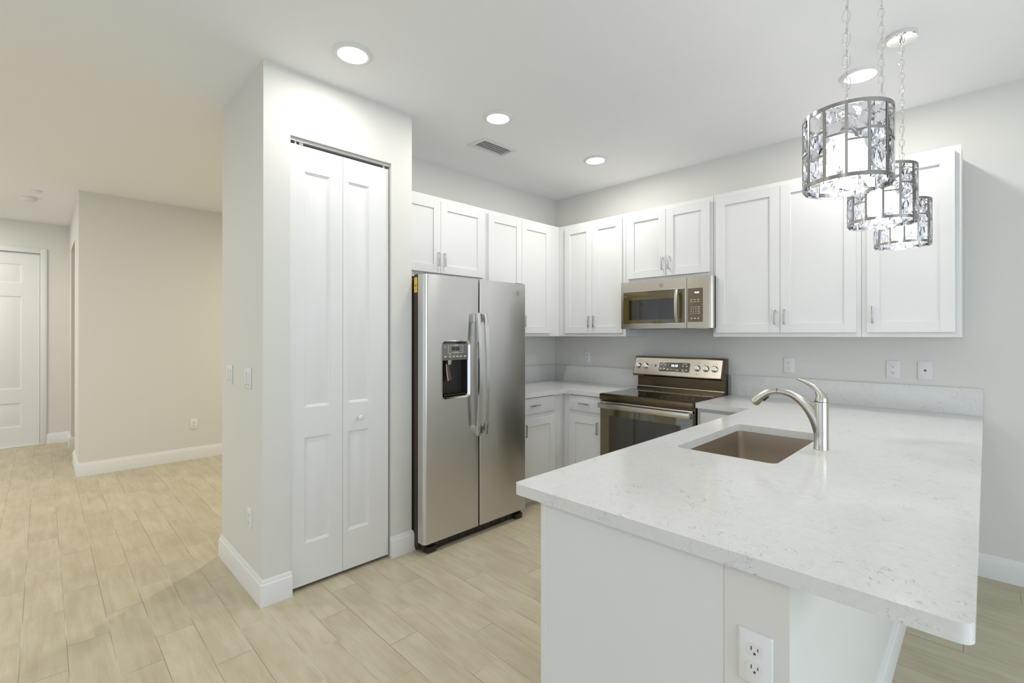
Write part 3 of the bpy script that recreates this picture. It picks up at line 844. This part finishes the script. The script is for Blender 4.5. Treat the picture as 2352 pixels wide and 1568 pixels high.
for x in (1.066, 1.136, 1.585, 1.655, 1.722):
    for dx, s in ((-.016, .115), (.014, .118), (0, .035), (-.026, .085), (.006, .128)): mb.box(x + dx - .003, x + dx + .003, .0022, .0026, s - .0015, s + .0015)
mb.box(1.566, 1.606, .0022, .0026, .026, .028); mb.box(1.218, 1.230, .0022, .0035, .075, .092)
mb.box(1.190, 1.196, .0022, .0027, .082, .086); mb.box(1.188, 1.200, .0022, .0025, .098, .100); mb.box(1.216, 1.232, .0022, .0025, .100, .102)
mb.build('dial_marking', 'ink', g, smooth=0)
for x in (1.066, 1.136, 1.585, 1.655, 1.722):
    kb = MB(guard_map).lathe([(.0255, .0022), (.0255, .006), (.0225, .010), (.0215, .022), (.018, .026)], (x, 0, .078), 'v', 32).build('control_knob', 'shiny', g)
    MB(guard_map).box(x - .0055, x + .0055, .024, .032, .058, .098, .002).build('knob_grip', 'shiny', kb)


# ------------------------------------------------------------------ outlets, switches, plates
def on_back(p): return lambda u, v, z: (p[0] + u, p[1] - v, p[2] + z)           # faces -y
def on_left(p): return lambda u, v, z: (p[0] + v, p[1] + u, p[2] + z)           # faces +x


def outlet(loc, mk, label, group='white duplex outlets', w=.070, h=.114):
    m = mk(loc); t = thing('wall_outlet', loc, label, 'outlet', group)
    mb = MB(m)
    R = [[mb.bm.verts.new((p[0], v, p[1])) for p in rrect(-w / 2 + i, w / 2 - i, -h / 2 + i, h / 2 - i, .004)] for i, v in ((0, .0003), (.0005, .0035), (.004, .0062))]
    for A, B in zip(R, R[1:]):
        for k in range(len(A)): mb.bm.faces.new((A[k], A[(k + 1) % len(A)], B[(k + 1) % len(A)], B[k]))
    mb.bm.faces.new(R[0][::-1]); mb.bm.faces.new(R[-1]); mb.build('cover_plate', 'plate', t, smooth=50)
    for s in (-1, 1):
        zc = s * .0195
        pts = [(.0168 * math.cos(a), max(-.0125, min(.0125, .0168 * math.sin(a))) + zc) for a in [2 * PI * k / 32 for k in range(32)]]
        rc = MB(m).prism(pts, 'v', .0062, .0075).build('socket', 'plate', t, smooth=30)
        sm = MB(m); sm.box(-.0077, -.0055, .0075, .0078, zc - .0015, zc + .0068); sm.box(.0055, .0075, .0075, .0078, zc - .0005, zc + .0060)
        sm.lathe([(.0026, .0075), (.0026, .0078)], (0, 0, zc - .0072), 'v', 14); sm.build('slot', 'slot', rc, smooth=0)
    MB(m).lathe([(.0024, .0062), (.0022, .0070)], (0, 0, 0), 'v', 14).build('screw', 'plate', t)
    return t


outlet((.415, 0, 1.163), on_back, 'white duplex outlet on the backsplash wall, left of the range')
outlet((2.197, 0, 1.161), on_back, 'white duplex outlet above the backsplash, just left of the faucet lever')
outlet((2.785, 0, 1.163), on_back, 'white duplex outlet below the rightmost wall cabinet, beside the phone plate')
outlet((2.8555, -2.745, .692), on_back, 'white duplex outlet on the peninsula end wall, nearest the camera')
outlet((-3.03, -2.623, .386), on_left, 'white duplex outlet low on the far beige wall')
outlet((.391, -3.025, .388), on_back, 'white duplex outlet low on the side of the pantry closet')
m = on_back((2.940, 0, 1.163)); t = thing('phone_jack_plate', (2.940, 0, 1.163), 'white wall plate with one small jack, right of the outlets', 'wall plate')
mb = MB(m); mb.box(-.035, .035, .0003, .006, -.057, .057, .002); mb.build('cover_plate', 'plate', t)
mb = MB(m); mb.box(-.006, .006, .006, .0064, -.004, .004); mb.box(-.003, .003, .006, .0064, .004, .007); mb.build('jack', 'slot', t, smooth=0)
for x, lab in ((.005, 'white double rocker switch on the closet side, the farther one'), (.360, 'white double rocker switch on the closet side, nearer the closet corner')):
    p = (x, -3.025, 1.145); m = on_back(p); t = thing('light_switch', p, lab, 'switch', 'rocker switches on the closet side')
    MB(m).box(-.058, .058, .0003, .006, -.057, .057, .002).build('cover_plate', 'plate', t)
    for u in (-.023, .023):
        mb = MB(m); mb.prism([(.006, -.033), (.0075, -.033), (.0105, .031), (.006, .033)], 'u', u - .0165, u + .0165); mb.build('rocker', 'plate', t, smooth=0)
    mb = MB(m)
    for u in (-.023, .023): mb.box(u - .0165, u + .0165, .006, .0063, -.036, -.0345)
    mb.build('rocker_gap', 'slot', t, smooth=0)


# ------------------------------------------------------------------ ceiling fittings
def recessed(x, y, label, power, col=(1, .97, .93)):
    t = thing('recessed_light', (x, y, H), label, 'ceiling light', 'recessed ceiling lights')
    MB().lathe([(.070, -.0015), (.072, -.010), (.082, -.012), (.096, -.004), (.098, -.0005), (.070, -.0005)], (x, y, H), 'z', 48, closed=True).build('trim_ring', 'plate', t)
    MB().lathe([(.070, -.002), (.070, -.0078), (.060, -.009)], (x, y, H), 'z', 48).build('diffuser', 'lit', t)
    l = area('recessed_light_beam', (x, y, H - .016), (0, 0, 0), .13, .13, power, col, 'DISK')
    l.parent = t; l.location = (0, 0, -.016)
    return t


PW = 6.8
recessed(.963, -2.722, 'lit recessed ceiling light nearest the pantry closet', PW * .62)
recessed(.970, -1.729, 'lit recessed ceiling light above the vent, in front of the fridge', PW * .85)
recessed(.985, -.667, 'lit recessed ceiling light nearest the kitchen corner', PW)
recessed(2.724, -.682, 'lit recessed ceiling light behind the pendant chains', PW)
# lamps outside the picture: two added for light, three in the adjoining spaces
recessed(.97, -4.55, 'added unseen ceiling light behind the camera, brightens the foreground floor', 2.5)
recessed(3.1, -5.1, 'added unseen ceiling light behind the camera, brightens the peninsula end', 4)
recessed(-1.5, -1.0, 'recessed ceiling light in the back hall room', 36, (1, .93, .79))
recessed(-1.6, -5.2, 'recessed ceiling light in the living room', 23, (1, .95, .85))
recessed(-4.4, -4.9, 'recessed ceiling light near the hall door', 17, (1, .96, .89))

t = thing('ceiling_vent', (.582, -1.418, H), 'white louvred air vent in the ceiling above the fridge', 'vent')
mb = MB(); a, b, cc, dd = .490, .674, -1.585, -1.251; i = .026
for q in ((a, b, cc, cc + i), (a, b, dd - i, dd), (a, a + i, cc + i, dd - i), (b - i, b, cc + i, dd - i)): mb.box(*q, H - .007, H - .0005, .0015, 1)
mb.build('vent_frame', 'plate', t)
mb = MB(); q = (a + i, b - i, cc + i, dd - i)
mb.box(q[0] - .01, q[1] + .01, q[2] - .01, q[3] + .01, H + .150, H + .155)
for r_ in ((q[0] - .005, q[0] - .0005, q[2] - .005, q[3] + .005), (q[1] + .0005, q[1] + .005, q[2] - .005, q[3] + .005), (q[0], q[1], q[2] - .005, q[2] - .0005), (q[0], q[1], q[3] + .0005, q[3] + .005)): mb.box(*r_, H + .061, H + .150)
mb.build('vent_duct', 'dark', t, smooth=0)
for k in range(5):
    x = a + i + .012 + k * .0262
    MB().prism([(x - .007, H + .022), (x - .0055, H + .0225), (x + .0105, H - .003), (x + .009, H - .0035)], 'v', cc + i + .001, dd - i - .001).build('vent_slat', 'trim', t, smooth=0)
for x, y, r, h, lab in ((-3.73, -3.925, .066, .034, 'round white smoke detector on the hall ceiling, the larger one'), (-3.36, -3.877, .050, .016, 'small flat round detector on the hall ceiling')):
    t = thing('smoke_detector', (x, y, H), lab, 'smoke detector')
    MB().lathe([(r, -.0005), (r, -h * .35), (r * .93, -h * .42)], (x, y, H), 'z', 40).build('detector_base', 'plate', t)
    MB().lathe([(r * .90, -h * .42), (r * .86, -h * .85), (r * .70, -h), (r * .2, -h)], (x, y, H), 'z', 40).build('detector_cover', 'plate', t)

# ------------------------------------------------------------------ crystal pendants
RS, ZS0, ZS1 = .1005, 1.800, 2.002         # shade radius, bottom and top
NCOL = 13
PATT = [[.34, .67], [.44], [.50], [.40], [.33, .65], [.48], [.38], [.50], [.33, .65], [.42], [.52], [.38], [.46]]
PH = math.radians(16.6)


def crystal_mesh(wd, ht, seed):
    """cut glass slab: flat sides, both faces broken into irregular facets around an X"""
    rnd = random.Random(seed); bm = bmesh.new(); d = .0045
    for sgn in (-1, 1):
        nu, nz = 3, max(3, int(ht / .021)); g = {}
        for i in range(nu + 1):
            for j in range(nz + 1):
                e = i in (0, nu) or j in (0, nz)
                u = -wd / 2 + wd * i / nu; z = -ht / 2 + ht * j / nz
                if not e: u += rnd.uniform(-.32, .32) * wd / nu; z += rnd.uniform(-.4, .4) * ht / nz
                dep = d * .30 if e else d * (.55 + .95 * rnd.random())
                X = abs(abs(u / (wd / 2)) - abs(z / (ht / 2)))
                if not e and X < .3: dep *= .55
                g[i, j] = bm.verts.new((u, sgn * dep, z))
        for i in range(nu):
            for j in range(nz):
                q = (g[i, j], g[i + 1, j], g[i + 1, j + 1], g[i, j + 1])
                if (i + j) % 2: bm.faces.new((q[0], q[1], q[2])); bm.faces.new((q[0], q[2], q[3]))
                else: bm.faces.new((q[0], q[1], q[3])); bm.faces.new((q[1], q[2], q[3]))
        if sgn == -1: G0 = dict(g); n_ = (nu, nz)
        else: G1 = dict(g)
    nu, nz = n_
    per = [(i, 0) for i in range(nu)] + [(nu, j) for j in range(nz)] + [(i, nz) for i in range(nu, 0, -1)] + [(0, j) for j in range(nz, 0, -1)]
    for k in range(len(per)):
        a, b = per[k], per[(k + 1) % len(per)]; bm.faces.new((G0[a], G0[b], G1[b], G1[a]))
    bmesh.ops.recalc_face_normals(bm, faces=bm.faces[:])
    me = bpy.data.meshes.new('crystal'); bm.to_mesh(me); bm.free(); me.materials.append(M['crystal']); return me


def make_pendant(x, y, label):
    t = thing('pendant_light', (x, y, ZS0), label, 'pendant light', 'crystal drum pendants over the peninsula')
    # canopy, chain
    MB().lathe([(.058, -.0005), (.0595, -.004), (.0595, -.020), (.057, -.024), (.010, -.026)], (x, y, H), 'z', 48).build('canopy', 'chrome', t)
    MB().lathe([(.010, -.026), (.010, -.034), (.005, -.040), (.005, -.052)], (x, y, H), 'z', 20).build('canopy_stem', 'chrome', t)
    mb = MB(); z = H - .048; k = 0; pitch = .0315; ztop = ZS1 + .020
    while z - .040 > ztop - .012:
        lr, lw, zc = .0195, .0095, z - .0195; pts = []
        for q in range(17):
            a = 2 * PI * q / 16; s = math.sin(a); w_ = lw * math.cos(a); hz = lr * s
            rot = (PI / 2 if k % 2 else 0) + math.radians(15)
            pts.append((x + w_ * math.cos(rot), y + w_ * math.sin(rot), zc + hz))
        mb.tube(pts, .0014, 6, cap=False); z -= pitch; k += 1
    mb.build('chain', 'chrome', t)
    MB().tube([(x + .003, y, H - .03), (x + .004, y + .003, (H + ZS1) / 2), (x, y, ZS1 + .01)], .0011, 6).build('cord', 'shiny', t)
    MB().lathe([(.004, z - .004 - ZS0), (.004, ZS1 + .022 - ZS0), (.020, ZS1 + .014 - ZS0), (.030, ZS1 + .002 - ZS0), (.026, ZS1 - .004 - ZS0)], (x, y, ZS0), 'z', 28).build('top_cap', 'chrome', t)
    MB().lathe([(.017, ZS1 - .004), (.019, ZS1 - .02), (.019, ZS1 - .055), (.015, ZS1 - .06)], (x, y, 0), 'z', 24).build('lamp_socket', 'chrome', t)
    MB().lathe([(.012, ZS1 - .060), (.034, ZS1 - .070), (.040, ZS1 - .090), (.040, ZS1 - .140), (.032, ZS1 - .158), (.010, ZS1 - .166)], (x, y, 0), 'z', 24).build('bulb', 'bulb', t)
    mb = MB()
    for k in range(3):
        a = 2 * PI * k / 3 + .4; mb.tube([(x + .02 * math.cos(a), y + .02 * math.sin(a), ZS1 + .003), (x + RS * math.cos(a), y + RS * math.sin(a), ZS1 - .004)], .0022, 8)
    mb.build('support_arm', 'cagem', t)
    # cage
    mb = MB(); r0, r1 = RS + .0035, RS + .0065
    for a, b in ((ZS0, ZS0 + .0105), (ZS1 - .0105, ZS1)): mb.lathe([(r0, a), (r1, a), (r1, b), (r0, b)], (x, y, 0), 'z', 64, closed=True)
    for k in range(NCOL):
        th = 2 * PI * (k - .5) / NCOL + PH; m_ = lambda u, v, z: (x + (v) * math.cos(th) - u * math.sin(th), y + v * math.sin(th) + u * math.cos(th), z)
        sub = MB(m_); sub.box(-.0036, .0036, r0, r1, ZS0 + .01, ZS1 - .01)
        for v in sub.bm.verts: v.co = Vector(m_(*v.co))
        tmp = bpy.data.meshes.new('tmp'); sub.bm.to_mesh(tmp); mb.bm.from_mesh(tmp); sub.bm.free()
        p = PATT[k % len(PATT)]; w2 = (r0 * math.tan(PI / NCOL))
        for f in p:
            zc = ZS1 - f * (ZS1 - ZS0); a0, a1 = 2 * PI * (k - .5) / NCOL + PH, 2 * PI * (k + .5) / NCOL + PH
            R = []
            for q in range(5):
                a = a0 + (a1 - a0) * q / 4
                R.append([mb.bm.verts.new((x + r * math.cos(a), y + r * math.sin(a), zz)) for r, zz in ((r0, zc - .003), (r1, zc - .003), (r1, zc + .003), (r0, zc + .003))])
            for q in range(4):
                for e in range(4): mb.bm.faces.new((R[q][e], R[q][(e + 1) % 4], R[q + 1][(e + 1) % 4], R[q + 1][e]))
    mb.build('cage', 'cagem', t, smooth=30)
    # crystals
    wd = 2 * RS * math.sin(PI / NCOL) - .004; seed = 0
    for k in range(NCOL):
        th = 2 * PI * k / NCOL + PH; fs = [0] + PATT[k % len(PATT)] + [1.0]
        for a, b in zip(fs, fs[1:]):
            zt = ZS1 - a * (ZS1 - ZS0) - .003; zb = ZS1 - b * (ZS1 - ZS0) + (.003 if b < 1 else -.006); seed += 1
            key = (round(zt - zb, 4), seed)
            me = crystal_mesh(wd, zt - zb, seed)
            o = bpy.data.objects.new('crystal', me); COL.objects.link(o); o.parent = t
            o.location = ((RS + .001) * math.cos(th), (RS + .001) * math.sin(th), (zt + zb) / 2 - ZS0)
            o.rotation_euler = (0, 0, th - PI / 2)
            o['_o'] = list(t['_o'])
    return t


p0 = make_pendant(2.925, -2.212, 'lit crystal drum pendant on a chrome chain, nearest and largest of the three')


def copy_thing(root, loc, label):
    r = root.copy(); COL.objects.link(r); r.location = loc; r['label'] = label
    for ch in list(root.children):
        q = ch.copy(); COL.objects.link(q); q.parent = r
        for g_ in list(ch.children):
            w_ = g_.copy(); COL.objects.link(w_); w_.parent = q
    return r


copy_thing(p0, (2.925, -1.580, ZS0), 'lit crystal drum pendant on a chrome chain, middle one of the three')
copy_thing(p0, (2.925, -.960, ZS0), 'lit crystal drum pendant hanging farthest back, its round ceiling canopy in view')

for o in list(bpy.data.objects):
    if '_o' in o: del o['_o']
